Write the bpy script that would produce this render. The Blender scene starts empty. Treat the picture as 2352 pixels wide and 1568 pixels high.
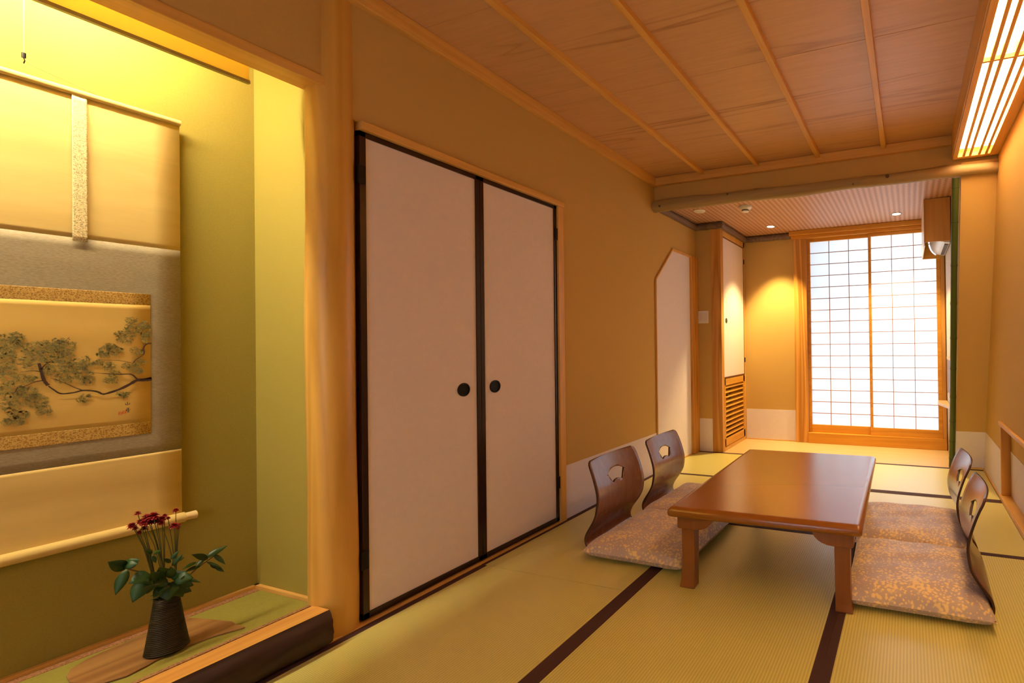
import bpy, bmesh, math, random
from mathutils import Vector, Matrix
random.seed(7)
S = bpy.context.scene
C = S.collection
PI = math.pi

# ------------------------------------------------------------------ camera
FWD = Vector((-0.3204909, 0.9472365, 0.0053536))
RGT = Vector((0.9471459, 0.3205344, -0.0131250))
UPV = Vector((0.0141485, -0.0008642, 0.9998995))
CAM = Vector((1.9510961, 0.0, 1.03))
FPX, PX, PY = 1066.35, 1726.04, 784.0
cd = bpy.data.cameras.new('camera')
cd.sensor_width = 36
cd.lens = FPX / 2352 * 36
cd.shift_x = -(PX - 1176) / 2352
cd.clip_start = 0.02
co = bpy.data.objects.new('camera', cd)
C.objects.link(co)
M = Matrix((RGT, UPV, -FWD)).transposed().to_4x4()
M.translation = CAM
co.matrix_world = M
S.camera = co

# ------------------------------------------------------------------ world, exposure
S.view_settings.view_transform = 'Standard'
S.view_settings.look = 'None'
S.view_settings.gamma = 1
S.view_settings.exposure = 0.58
S.view_settings.use_curve_mapping = False
w = bpy.data.worlds.new('world')
S.world = w
w.use_nodes = True
w.node_tree.nodes['Background'].inputs[0].default_value = (0.75, 0.87, 1.0, 1)
w.node_tree.nodes['Background'].inputs[1].default_value = 1.0


def light(name, kind, loc, energy, color, rot=(0, 0, 0), **k):
    d = bpy.data.lights.new(name, kind)
    d.energy = energy
    d.color = color
    for a, b in k.items():
        setattr(d, a, b)
    o = bpy.data.objects.new(name, d)
    o.location = loc
    o.rotation_euler = rot
    C.objects.link(o)
    return o


# daylight falling on the paper screens from outside
light('daylight', 'AREA', (1.98, 5.35, 1.15), 11.5, (0.86, 0.94, 1.0), (math.radians(-90), 0, 0),
      shape='RECTANGLE', size=.9, size_y=2.1)


# added cool fill light, shining through the invented paper window behind the viewer
light('fill_behind', 'AREA', (1.25, -1.95, 1.15), 20, (0.80, 0.86, 1.0), (math.radians(90), 0, 0),
      shape='RECTANGLE', size=1.5, size_y=1.3)


# ------------------------------------------------------------------ measured plan (metres)
W = 2.511        # right wall
Y1 = 3.337       # log beam
Y2 = 4.104       # edge of the wooden floor
Y3 = 4.787       # window wall
XC = 0.265       # cabinet side
ZC = 2.385       # main ceiling
ZC2 = 2.198      # low ceiling
MD = -0.416      # back wall of the alcove
YK = 1.075       # side wall of the alcove
ZT = 0.13        # alcove floor
YB = -1.4        # wall behind


def ray_on(px, py, x):
    """point on the plane X = x seen at a place of the photograph (used for the ink drawing)"""
    d = FWD * FPX + RGT * (px - PX) + UPV * (PY - py)
    t = (x - CAM.x) / d.x
    return CAM + d * t


# ------------------------------------------------------------------ materials
def nodes(name):
    m = bpy.data.materials.new(name)
    m.use_nodes = True
    nt = m.node_tree
    b = nt.nodes['Principled BSDF']
    return m, nt, b


def N(nt, t, **k):
    n = nt.nodes.new(t)
    for a, v in k.items():
        if a in n.inputs.keys():
            n.inputs[a].default_value = v
        else:
            setattr(n, a, v)
    return n


def coords(nt, scale=(1, 1, 1), kind='Object', rot=(0, 0, 0)):
    tc = N(nt, 'ShaderNodeTexCoord')
    mp = N(nt, 'ShaderNodeMapping')
    mp.inputs['Scale'].default_value = scale
    mp.inputs['Rotation'].default_value = rot
    nt.links.new(tc.outputs[kind], mp.inputs[0])
    return mp.outputs[0]


def ramp(nt, fac, stops):
    r = N(nt, 'ShaderNodeValToRGB')
    e = r.color_ramp.elements
    while len(e) < len(stops):
        e.new(0.5)
    for i, (p, c) in enumerate(stops):
        e[i].position = p
        e[i].color = (*c, 1) if len(c) == 3 else c
    nt.links.new(fac, r.inputs[0])
    return r.outputs[0]


def bump(nt, b, h, strength=.3, dist=.002):
    n = N(nt, 'ShaderNodeBump')
    n.inputs['Strength'].default_value = strength
    n.inputs['Distance'].default_value = dist
    nt.links.new(h, n.inputs['Height'])
    nt.links.new(n.outputs[0], b.inputs['Normal'])


def plain(name, col, rough=.6, metal=0, spec=.5, **k):
    m, nt, b = nodes(name)
    b.inputs['Base Color'].default_value = (*col, 1)
    b.inputs['Roughness'].default_value = rough
    b.inputs['Metallic'].default_value = metal
    b.inputs['Specular IOR Level'].default_value = spec
    for a, v in k.items():
        b.inputs[a].default_value = v
    return m


def plaster(name, c, var=.08, scale=60, rough=.92, bs=.25):
    m, nt, b = nodes(name)
    v = coords(nt)
    n = N(nt, 'ShaderNodeTexNoise', Scale=scale, Detail=5.0, Roughness=.6)
    nt.links.new(v, n.inputs['Vector'])
    lo = tuple(q * (1 - var) for q in c)
    hi = tuple(min(1, q * (1 + var)) for q in c)
    nt.links.new(ramp(nt, n.outputs[0], [(.3, lo), (.7, hi)]), b.inputs['Base Color'])
    b.inputs['Roughness'].default_value = rough
    b.inputs['Specular IOR Level'].default_value = .2
    bump(nt, b, n.outputs[0], bs, .002)
    return m


def wood(name, c1, c2, axis='Y', fine=70, rough=.45, ring=.35, spec=.4, coat=0, long=.05, bmp=.12):
    """straight grain with a few cathedral rings; axis is the direction of the grain"""
    m, nt, b = nodes(name)
    i = 'XYZ'.index(axis)
    s1 = [1, 1, 1]
    s1[i] = long
    v = coords(nt, tuple(s1))
    n1 = N(nt, 'ShaderNodeTexNoise', Scale=fine, Detail=4.0, Roughness=.6)
    nt.links.new(v, n1.inputs['Vector'])
    n2 = N(nt, 'ShaderNodeTexNoise', Scale=5.0, Detail=2.0, Distortion=.6)
    nt.links.new(v, n2.inputs['Vector'])
    mul = N(nt, 'ShaderNodeMath', operation='MULTIPLY')
    mul.inputs[1].default_value = 16
    nt.links.new(n2.outputs[0], mul.inputs[0])
    fr = N(nt, 'ShaderNodeMath', operation='PINGPONG')
    fr.inputs[1].default_value = 1
    nt.links.new(mul.outputs[0], fr.inputs[0])
    mx = N(nt, 'ShaderNodeMix')
    mx.data_type = 'FLOAT'
    mx.inputs[0].default_value = ring
    nt.links.new(n1.outputs[0], mx.inputs[2])
    nt.links.new(fr.outputs[0], mx.inputs[3])
    nt.links.new(ramp(nt, mx.outputs[0], [(.25, c1), (.75, c2)]), b.inputs['Base Color'])
    b.inputs['Roughness'].default_value = rough
    b.inputs['Specular IOR Level'].default_value = spec
    b.inputs['Coat Weight'].default_value = coat
    b.inputs['Coat Roughness'].default_value = .2
    if bmp:
        bump(nt, b, n1.outputs[0], bmp, .001)
    return m


def tatami(name, axis, c=(.67, .60, .175)):
    """ribs run along axis"""
    m, nt, b = nodes(name)
    v = coords(nt)
    wv = N(nt, 'ShaderNodeTexWave', wave_type='BANDS', wave_profile='SIN', Scale=2 * PI / .0105 / 20 * 1.0,
           Distortion=.0)
    wv.bands_direction = 'X' if axis == 'Y' else 'Y'
    nt.links.new(v, wv.inputs['Vector'])
    # weave across the ribs
    w2 = N(nt, 'ShaderNodeTexNoise', Scale=1.0, Detail=3.0)
    v2 = coords(nt, (900, 160, 1) if axis == 'X' else (160, 900, 1))
    nt.links.new(v2, w2.inputs['Vector'])
    big = N(nt, 'ShaderNodeTexNoise', Scale=3.0, Detail=3.0)
    nt.links.new(v, big.inputs['Vector'])
    mx = N(nt, 'ShaderNodeMix')
    mx.data_type = 'FLOAT'
    mx.inputs[0].default_value = .4
    nt.links.new(wv.outputs['Fac'], mx.inputs[2])
    nt.links.new(w2.outputs[0], mx.inputs[3])
    base = ramp(nt, mx.outputs[0], [(.1, tuple(q * .80 for q in c)), (.75, tuple(q * 1.12 for q in c))])
    tint = ramp(nt, big.outputs[0], [(.2, (.95, .97, .88)), (.8, (1, 1, 1))])
    mc = N(nt, 'ShaderNodeMix')
    mc.data_type = 'RGBA'
    mc.blend_type = 'MULTIPLY'
    mc.inputs[0].default_value = 1
    nt.links.new(base, mc.inputs[6])
    nt.links.new(tint, mc.inputs[7])
    nt.links.new(mc.outputs[2], b.inputs['Base Color'])
    b.inputs['Roughness'].default_value = .45
    b.inputs['Coat Weight'].default_value = 1.0
    b.inputs['Coat Roughness'].default_value = .34
    b.inputs['Specular IOR Level'].default_value = .5
    bump(nt, b, mx.outputs[0], .5, .0012)
    return m


def brocade(name, c1, c2, scale=90, rough=.7, lo=.45, hi=.55):
    m, nt, b = nodes(name)
    v = coords(nt)
    n = N(nt, 'ShaderNodeTexNoise', Scale=scale * .8, Detail=2.0)
    nt.links.new(v, n.inputs['Vector'])
    ad = N(nt, 'ShaderNodeVectorMath', operation='MULTIPLY_ADD')
    ad.inputs[1].default_value = (.012, .012, .012)
    nt.links.new(n.outputs['Color'], ad.inputs[0])
    nt.links.new(v, ad.inputs[2])
    a = N(nt, 'ShaderNodeTexVoronoi', feature='DISTANCE_TO_EDGE', Scale=scale)
    nt.links.new(ad.outputs[0], a.inputs['Vector'])
    nt.links.new(ramp(nt, a.outputs['Distance'], [(.08, c2), (.17, c1)]), b.inputs['Base Color'])
    b.inputs['Roughness'].default_value = rough
    return m


def cushion_cloth():
    m, nt, b = nodes('cushion_cloth')
    v = coords(nt)
    # cluster field decides where the gold blossoms are dense
    n0 = N(nt, 'ShaderNodeTexNoise', Scale=9.0, Detail=3.0, Roughness=.6)
    nt.links.new(v, n0.inputs['Vector'])
    vo = N(nt, 'ShaderNodeTexVoronoi', Scale=85.0, feature='SMOOTH_F1')
    nt.links.new(v, vo.inputs['Vector'])
    n1 = N(nt, 'ShaderNodeTexNoise', Scale=130.0, Detail=2.0)
    nt.links.new(v, n1.inputs['Vector'])
    a = N(nt, 'ShaderNodeMath', operation='MULTIPLY')
    a.inputs[1].default_value = -1.1
    nt.links.new(vo.outputs['Distance'], a.inputs[0])
    s = N(nt, 'ShaderNodeMath', operation='ADD')
    nt.links.new(a.outputs[0], s.inputs[0])
    nt.links.new(n0.outputs[0], s.inputs[1])
    s2 = N(nt, 'ShaderNodeMath', operation='MULTIPLY_ADD')
    s2.inputs[1].default_value = .5
    nt.links.new(n1.outputs[0], s2.inputs[0])
    nt.links.new(s.outputs[0], s2.inputs[2])
    gold = ramp(nt, s2.outputs[0], [(.30, (0, 0, 0)), (.50, (1, 1, 1))])
    ground = ramp(nt, n0.outputs[0], [(.35, (.50, .38, .34)), (.65, (.62, .45, .32))])
    mc = N(nt, 'ShaderNodeMix')
    mc.data_type = 'RGBA'
    nt.links.new(gold, mc.inputs[0])
    nt.links.new(ground, mc.inputs[6])
    mc.inputs[7].default_value = (.92, .68, .28, 1)
    nt.links.new(mc.outputs[2], b.inputs['Base Color'])
    b.inputs['Roughness'].default_value = .5
    b.inputs['Sheen Weight'].default_value = .3
    bump(nt, b, n1.outputs[0], .15, .001)
    return m


def emit(name, col, strength):
    m, nt, b = nodes(name)
    nt.nodes.remove(b)
    e = N(nt, 'ShaderNodeEmission')
    e.inputs[0].default_value = (*col, 1)
    e.inputs[1].default_value = strength
    nt.links.new(e.outputs[0], nt.nodes['Material Output'].inputs[0])
    return m


def paper(name, col, t=.8):
    """paper that lets light through"""
    m, nt, b = nodes(name)
    b.inputs['Base Color'].default_value = (*col, 1)
    b.inputs['Roughness'].default_value = .7
    tr = N(nt, 'ShaderNodeBsdfTranslucent')
    tr.inputs[0].default_value = (*col, 1)
    mx = N(nt, 'ShaderNodeMixShader')
    mx.inputs[0].default_value = t
    nt.links.new(b.outputs[0], mx.inputs[1])
    nt.links.new(tr.outputs[0], mx.inputs[2])
    nt.links.new(mx.outputs[0], nt.nodes['Material Output'].inputs[0])
    return m


def woven_ceiling():
    m, nt, b = nodes('woven_ceiling')
    v = coords(nt)
    wv = N(nt, 'ShaderNodeTexWave', wave_type='BANDS', Scale=2 * PI / .042 / 20)
    wv.bands_direction = 'X'
    nt.links.new(v, wv.inputs['Vector'])
    ch = N(nt, 'ShaderNodeTexChecker', Scale=1 / .021)
    nt.links.new(v, ch.inputs['Vector'])
    mx = N(nt, 'ShaderNodeMix')
    mx.data_type = 'FLOAT'
    mx.inputs[0].default_value = .3
    nt.links.new(wv.outputs['Fac'], mx.inputs[2])
    nt.links.new(ch.outputs['Fac'], mx.inputs[3])
    nt.links.new(ramp(nt, mx.outputs[0], [(.1, (.40, .21, .12)), (.8, (.66, .40, .26))]), b.inputs['Base Color'])
    b.inputs['Roughness'].default_value = .5
    bump(nt, b, mx.outputs[0], .6, .003)
    return m


def ceiling_boards():
    m, nt, b = nodes('ceiling_boards')
    tc = N(nt, 'ShaderNodeTexCoord')
    # a different shift of the grain for each board
    sep = N(nt, 'ShaderNodeSeparateXYZ')
    nt.links.new(tc.outputs['Object'], sep.inputs[0])
    dv = N(nt, 'ShaderNodeMath', operation='DIVIDE')
    dv.inputs[1].default_value = .355
    nt.links.new(sep.outputs['Y'], dv.inputs[0])
    fl = N(nt, 'ShaderNodeMath', operation='FLOOR')
    nt.links.new(dv.outputs[0], fl.inputs[0])
    sh = N(nt, 'ShaderNodeMath', operation='MULTIPLY')
    sh.inputs[1].default_value = 7.31
    nt.links.new(fl.outputs[0], sh.inputs[0])
    cb = N(nt, 'ShaderNodeCombineXYZ')
    xs = N(nt, 'ShaderNodeMath', operation='MULTIPLY')
    xs.inputs[1].default_value = .07
    nt.links.new(sep.outputs['X'], xs.inputs[0])
    nt.links.new(xs.outputs[0], cb.inputs[0])
    nt.links.new(sep.outputs['Y'], cb.inputs[1])
    nt.links.new(sh.outputs[0], cb.inputs[2])
    n2 = N(nt, 'ShaderNodeTexNoise', Scale=4.2, Detail=2.5, Distortion=.4)
    nt.links.new(cb.outputs[0], n2.inputs['Vector'])
    mul = N(nt, 'ShaderNodeMath', operation='MULTIPLY')
    mul.inputs[1].default_value = 18
    nt.links.new(n2.outputs[0], mul.inputs[0])
    pp = N(nt, 'ShaderNodeMath', operation='PINGPONG')
    pp.inputs[1].default_value = 1
    nt.links.new(mul.outputs[0], pp.inputs[0])
    pw = N(nt, 'ShaderNodeMath', operation='POWER')
    pw.inputs[1].default_value = 7
    nt.links.new(pp.outputs[0], pw.inputs[0])
    n3 = N(nt, 'ShaderNodeTexNoise', Scale=2.0, Detail=2.0)
    nt.links.new(cb.outputs[0], n3.inputs['Vector'])
    msk = ramp(nt, n3.outputs[0], [(.46, (0, 0, 0)), (.6, (1, 1, 1))])
    mm = N(nt, 'ShaderNodeMath', operation='MULTIPLY')
    nt.links.new(pw.outputs[0], mm.inputs[0])
    nt.links.new(msk, mm.inputs[1])
    n1 = N(nt, 'ShaderNodeTexNoise', Scale=60.0, Detail=3.0)
    nt.links.new(cb.outputs[0], n1.inputs['Vector'])
    base = ramp(nt, n1.outputs[0], [(.3, (.58, .33, .15)), (.7, (.64, .37, .175))])
    mc = N(nt, 'ShaderNodeMix')
    mc.data_type = 'RGBA'
    nt.links.new(mm.outputs[0], mc.inputs[0])
    nt.links.new(base, mc.inputs[6])
    mc.inputs[7].default_value = (.34, .16, .06, 1)
    nt.links.new(mc.outputs[2], b.inputs['Base Color'])
    b.inputs['Roughness'].default_value = .42
    b.inputs['Specular IOR Level'].default_value = .5
    return m


WALLC = (.57, .37, .115)
M_wall = plaster('sand_plaster', WALLC, .025, 160, .92, .1)
M_toko = plaster('green_gold_wallpaper', (.33, .265, .05), .07, 240, .9, .12)
M_dado = plaster('white_dado_paper', (.76, .70, .74), .02, 30, .8, .05)
M_fus = plaster('cream_door_paper', (.76, .67, .63), .02, 40, .55, .05)
M_blk = plain('black_lacquer', (.022, .008, .007), .25)
M_hole = plain('black_iron', (.012, .012, .016), .3, .6)
M_trimY = wood('cypress_y', (.62, .32, .065), (.78, .45, .12), 'Y', ring=.2)
M_trimX = wood('cypress_x', (.62, .32, .065), (.78, .45, .12), 'X', ring=.2)
M_trimZ = wood('cypress_z', (.62, .32, .065), (.78, .45, .12), 'Z', ring=.2)
M_cedZ = wood('cedar_post', (.46, .20, .03), (.66, .33, .07), 'Z', 40, .45, .55)
M_cedX = wood('cedar_rail', (.58, .25, .02), (.74, .36, .04), 'X', 40, .45, .3)
M_cedY = wood('cedar_rail_y', (.56, .26, .03), (.72, .37, .05), 'Y', 40, .45, .3)
M_pillar = wood('pillar_wood', (.56, .30, .05), (.68, .39, .08), 'Z', 26, .38, .5, .5)
M_floorw = wood('maple_floor', (.62, .42, .17), (.72, .50, .22), 'X', 60, .32, .25, .5)
M_log = wood('peeled_log', (.30, .21, .09), (.44, .32, .14), 'X', 18, .6, .3)
M_darklog = wood('dark_log', (.12, .08, .06), (.24, .16, .12), 'Y', 30, .6, .3)
M_bark = wood('bark', (.008, .003, .002), (.055, .018, .008), 'Y', 40, .6, .3)
M_sill = wood('sill_top', (.56, .26, .05), (.74, .40, .10), 'Y', 60, .4, .4)
M_ceil = ceiling_boards()
M_weave = woven_ceiling()
M_tatY = tatami('tatami_ribs_y', 'Y')
M_tatX = tatami('tatami_ribs_x', 'X')
M_tatT = plaster('alcove_reed', (.26, .225, .04), .08, 120, .7, .2)
M_heri = plain('brown_border_cloth', (.055, .018, .018), .8)
M_broc = brocade('brown_brocade', (.20, .075, .03), (.34, .16, .06), 120)
M_tab = plain('table_wood', (.29, .092, .009), .25, 0, .5, **{'Coat Weight': .5, 'Coat Roughness': .22})
M_tableg = wood('table_leg_wood', (.24, .075, .012), (.30, .10, .018), 'Z', 50, .35, .12, .5)
M_chair = wood('chair_veneer', (.15, .052, .024), (.23, .085, .040), 'Z', 60, .27, .15, .5, .4, bmp=0)
M_edge = plain('chair_edge', (.05, .017, .01), .4)
M_cush = cushion_cloth()
M_bamb = plain('green_bamboo', (.055, .085, .015), .35)
M_bambn = plain('bamboo_node', (.035, .045, .015), .5)
M_white = plain('white_plastic', (.78, .76, .72), .35)
M_grey = plain('grey_vent', (.12, .12, .12), .5)
M_shoji = paper('shoji_paper', (.93, .95, .97))
M_kumi = plain('kumiko_wood', (.42, .22, .10), .6)
M_metal = plain('steel', (.5, .48, .45), .3, 1)

# ------------------------------------------------------------------ mesh helpers


def box(bm, x0, x1, y0, y1, z0, z1):
    vs = [bm.verts.new((x, y, z)) for z in (z0, z1) for y in (y0, y1) for x in (x0, x1)]
    for f in ((0, 2, 3, 1), (4, 5, 7, 6), (0, 1, 5, 4), (2, 6, 7, 3), (0, 4, 6, 2), (1, 3, 7, 5)):
        bm.faces.new([vs[i] for i in f])
    return vs


def prism(bm, pts, axis, a, b):
    """closed polygon pts (2D) extruded along axis from a to b"""
    def v3(p, t):
        if axis == 'X':
            return (t, p[0], p[1])
        if axis == 'Y':
            return (p[0], t, p[1])
        return (p[0], p[1], t)
    A = [bm.verts.new(v3(p, a)) for p in pts]
    B = [bm.verts.new(v3(p, b)) for p in pts]
    bm.faces.new(A)
    bm.faces.new(B[::-1])
    n = len(pts)
    for i in range(n):
        bm.faces.new((A[i], B[i], B[(i + 1) % n], A[(i + 1) % n]))


def tube(bm, pts, rads, seg=12, cap=True):
    pts = [Vector(p) for p in pts]
    if not isinstance(rads, (list, tuple)):
        rads = [rads] * len(pts)
    rings = []
    ref = None
    for i, p in enumerate(pts):
        d = (pts[min(i + 1, len(pts) - 1)] - pts[max(i - 1, 0)]).normalized()
        if ref is None:
            ref = d.orthogonal().normalized()
        u = (ref - d * ref.dot(d))
        u = u.normalized() if u.length > 1e-6 else d.orthogonal().normalized()
        ref = u
        v = d.cross(u)
        rings.append([bm.verts.new(p + (u * math.cos(2 * PI * k / seg) + v * math.sin(2 * PI * k / seg)) * rads[i])
                      for k in range(seg)])
    for a, b in zip(rings, rings[1:]):
        for k in range(seg):
            bm.faces.new((a[k], a[(k + 1) % seg], b[(k + 1) % seg], b[k]))
    if cap:
        bm.faces.new(rings[0][::-1])
        bm.faces.new(rings[-1])


def lathe(bm, prof, cx, cy, seg=40, cap=True):
    rings = [[bm.verts.new((cx + r * math.cos(2 * PI * k / seg), cy + r * math.sin(2 * PI * k / seg), z))
              for k in range(seg)] for r, z in prof]
    for a, b in zip(rings, rings[1:]):
        for k in range(seg):
            bm.faces.new((a[k], a[(k + 1) % seg], b[(k + 1) % seg], b[k]))
    if cap:
        bm.faces.new(rings[0][::-1])
        bm.faces.new(rings[-1])


def obj(name, bm, mat, parent=None, bevel=0, smooth=False, seg=2):
    bmesh.ops.recalc_face_normals(bm, faces=bm.faces)
    me = bpy.data.meshes.new(name)
    bm.to_mesh(me)
    bm.free()
    for m in (mat if isinstance(mat, (list, tuple)) else [mat]):
        me.materials.append(m)
    o = bpy.data.objects.new(name, me)
    C.objects.link(o)
    if parent:
        o.parent = parent
        o.matrix_parent_inverse = Matrix.Translation(-parent.location) if parent.type == 'EMPTY' else Matrix()
        if parent.parent is not None or parent.type != 'EMPTY':
            o.matrix_parent_inverse = parent.matrix_parent_inverse @ Matrix() if False else Matrix()
    if bevel:
        md = o.modifiers.new('bevel', 'BEVEL')
        md.width = bevel
        md.segments = seg
        md.limit_method = 'ANGLE'
    if smooth:
        me.polygons.foreach_set('use_smooth', [True] * len(me.polygons))
        try:
            me.set_sharp_from_angle(angle=math.radians(42))
        except Exception:
            pass
    return o


def BM():
    return bmesh.new()


def tag(o, label=None, cat=None, group=None, kind=None):
    if label:
        o['label'] = label
    if cat:
        o['category'] = cat
    if group:
        o['group'] = group
    if kind:
        o['kind'] = kind
    return o


def empty(name, loc, label, cat, group=None):
    o = bpy.data.objects.new(name, None)
    o.empty_display_size = .05
    o.location = loc
    C.objects.link(o)
    return tag(o, label, cat, group)


def struct(name, bm, mat, label=None, bevel=0, smooth=False):
    return tag(obj(name, bm, mat, None, bevel, smooth), label, None, None, 'structure')


def bx(name, mat, b, parent=None, bevel=0):
    m = BM()
    box(m, *b)
    return obj(name, m, mat, parent, bevel)


def boxes(*bs):
    m = BM()
    for b in bs:
        box(m, *b)
    return m


def copy_tree(o, parent=None):
    c = o.copy()
    C.objects.link(c)
    if parent:
        c.parent = parent
        c.matrix_parent_inverse = o.matrix_parent_inverse.copy()
    for ch in list(o.children):
        if ch.name in bpy.data.objects:
            copy_tree(ch, c)
    return c


# ------------------------------------------------------------------ room shell
DH = .318      # height of the white dado
# left wall: above the doors, then from the door jamb to the end
m = boxes((-.10, 0, 1.135, 2.262, 1.886, 2.46), (-.10, -.03, 1.135, 1.19, -.05, 1.886), (-.10, 0, 2.262, Y3 + .1, -.05, 2.46), (-.10, -.045, 1.183, 2.262, -.05, 1.886))
struct('wall_left', m, M_wall, 'sand coloured plaster wall with the pair of cream doors')
m = boxes((0, .003, 2.262, Y1, .0, DH))
struct('trim_1', m, M_dado, 'white paper dado along the left wall')
# alcove (left foreground)
struct('wall_alcove_back', boxes((MD - .08, MD, YB, YK + .12, -.05, 2.46)), M_toko, 'green gold wallpapered back wall of the display alcove')
struct('wall_alcove_side', boxes((MD, -.045, YK, 1.183, -.05, 2.46)), M_toko, 'green gold side wall of the display alcove')
struct('wall_alcove_top', boxes((-.045, -.008, YB, 1.13, 1.995, 2.46)), M_wall, 'brown plaster wall above the alcove lintel')
struct('ceiling_alcove', boxes((MD, -.045, YB, YK, 2.40, 2.46)), M_wall, 'ceiling of the display alcove')
struct('wall_back', boxes((MD - .1, .5, YB - .1, YB, -.05, 2.46), (2.0, W + .2, YB - .1, YB, -.05, 2.46),
                          (.5, 2.0, YB - .1, YB, -.05, .45), (.5, 2.0, YB - .1, YB, 1.85, 2.46)), M_wall, 'plaster wall behind the viewer')
# right wall with the low recess
RX = W + .055
RY = 3.375
struct('wall_right', boxes((W, W + .12, YB, Y2 + .1, .505, 2.46), (W, W + .12, RY, Y2 + .1, -.05, .505),
                           (RX, RX + .065, YB, RY, -.05, .505)), M_wall, 'sand plaster wall on the right under the ceiling light')
m = BM()
box(m, W - .003, W, RY + .005, Y2 + .03, .0, DH)
box(m, RX - .003, RX, YB, RY - .012, .03, DH)
struct('trim_2', m, M_dado, 'white paper dado low on the right wall')
# frame of the low recess
fr = empty('recess_frame', (W, 2.2, 0), 'wooden frame of the low wall recess at the right edge', 'frame')
bx('top_rail', M_trimY, (W - .014, RX, .3, RY + .012, .482, .508), fr, .003)
bx('side_post', M_cedZ, (W - .004, RX, RY - .012, RY + .008, .03, .482), fr, .002)
bx('bottom_rail', M_trimY, (W - .012, RX, .3, RY + .012, .0, .03), fr, .003)
bx('baseboard_right', M_trimY, (W - .010, W, RY + .012, Y2 + .02, 0, .012), None, .002)['kind'] = 'structure'
# wall over the log beam
struct('wall_end', boxes((0, W, Y1 + .005, Y1 + .05, 2.15, 2.46)), M_wall, 'narrow plaster wall above the log beam')
# leaning wall panel right of the bamboo
LB, LT = 4.125, 3.352
zt = 2.13


def lean_y(z):
    return LB + (LT - LB) * z / zt


m = BM()
prism(m, [(lean_y(-.02), -.02), (lean_y(2.2), 2.2), (lean_y(2.2) + .05, 2.2), (lean_y(-.02) + .05, -.02)], 'X', 2.296, W)
struct('wall_end_right', m, M_wall, 'plaster wall panel between the green bamboo and the right wall')
m = BM()
prism(m, [(lean_y(0) - .003, 0), (lean_y(DH) - .003, DH), (lean_y(DH) + .001, DH), (lean_y(0) + .001, 0)], 'X', 2.296, W - .002)
struct('trim_3', m, M_dado, 'white paper dado right of the bamboo')
bx('baseboard_end', M_trimX, (2.30, W, LB - .012, LB, 0, .012), None, .002)['kind'] = 'structure'
# right side wall of the window bay
m = BM()
prism(m, [(lean_y(0) + .045, 0), (Y3, 0), (Y3, ZC2), (lean_y(ZC2) + .045, ZC2)], 'X', 2.292, 2.34)
struct('wall_bay_right', m, plaster('pale_bay_plaster', (.70, .60, .50)), 'pale side wall of the window bay')
# window wall
struct('wall_far', boxes((-.1, .83, Y3, Y3 + .09, -.05, 2.3), (.83, 2.275, Y3, Y3 + .09, 2.135, 2.3),
                         (2.275, 2.6, Y3, Y3 + .09, -.05, 2.3)), M_wall, 'plaster wall beside the paper screens')
struct('trim_4', boxes((XC, .815, Y3 - .003, Y3, .006, .325)), M_dado, 'white paper dado beside the paper screens')
bx('baseboard_far', M_trimX, (XC, .82, Y3 - .01, Y3, 0, .008), None, .001)['kind'] = 'structure'
# switch wall
struct('wall_switch', boxes((0, .163, Y2, Y2 + .09, -.05, 2.25)), M_wall, 'narrow plaster wall with the light switch')
struct('trim_5', boxes((.012, .160, Y2 - .003, Y2, .0, .318)), M_dado, 'white paper dado under the light switch')
# floors
struct('floor', boxes((MD - .1, W + .2, YB - .1, Y2, -.12, -.045)), M_floorw, 'subfloor under the mats')
m = boxes((0, 2.36, Y2 + .001, Y3 + .05, -.05, -.001))
struct('floor_bay', m, M_floorw, 'pale wooden floor in front of the paper screens')
# ceilings
m = BM()
for k in range(-4, 10):
    y0 = k * .355
    if y0 > Y1:
        break
    y1 = min(y0 + .355, Y1 + .01)
    box(m, -.02, W + .02, max(y0, YB), y1, ZC + .0012 * (k % 2), 2.45)
struct('ceiling', m, M_ceil, 'cedar board ceiling of the main room')
struct('ceiling_bay', boxes((-.05, 2.36, Y1 + .02, Y3 + .05, ZC2, ZC2 + .06)), M_weave, 'woven ceiling of the window bay')
# ceiling battens
tn = 6
for x in (.4265, .880, 1.3365, 1.791):
    b_ = struct('trim_%d' % tn, boxes((x, x + .031, YB, Y1 - .02, 2.358, ZC + .004)), M_trimY,
                'light ceiling batten, %s' % ('nearest the doors', 'second from the doors', 'third from the doors', 'nearest the slatted light')[tn - 6], .002)
    tn += 1
for b, mt, lab in (((0, .032, YB, Y1, 2.318, ZC), M_trimY, 'cornice strip along the left wall'),
                   ((.0, W - .27, Y1 - .032, Y1 + .006, 2.322, ZC), M_trimX, 'cornice strip above the log beam')):
    struct('trim_%d' % tn, boxes(b), mt, lab, .003)
    tn += 1
# dark log cornice of the bay
cor = [[(.004, Y1 + .06, 2.166), (.004, Y2 - .0, 2.166)], [(.0, Y2 - .004, 2.166), (XC + .03, Y2 - .004, 2.166)],
       [(XC + .004, Y2 - .03, 2.166), (XC + .004, Y3, 2.166)], [(XC, Y3 - .004, 2.166), (.80, Y3 - .004, 2.166)]]
for ci, (a, b) in enumerate(cor):
    m = BM()
    n_ = 7
    P = [Vector(a).lerp(Vector(b), i / n_) + Vector((0, 0, random.uniform(-.002, .002))) for i in range(n_ + 1)]
    tube(m, P, [.033 + random.uniform(-.002, .002) for _ in P], 14)
    struct('trim_%d' % tn, m, M_darklog, 'dark log cornice ' + ('above the white angled door', 'above the light switch', 'above the cabinet doors', 'left of the screen head rail')[ci], smooth=True)
    tn += 1

# ------------------------------------------------------------------ mats
H = .031


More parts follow.
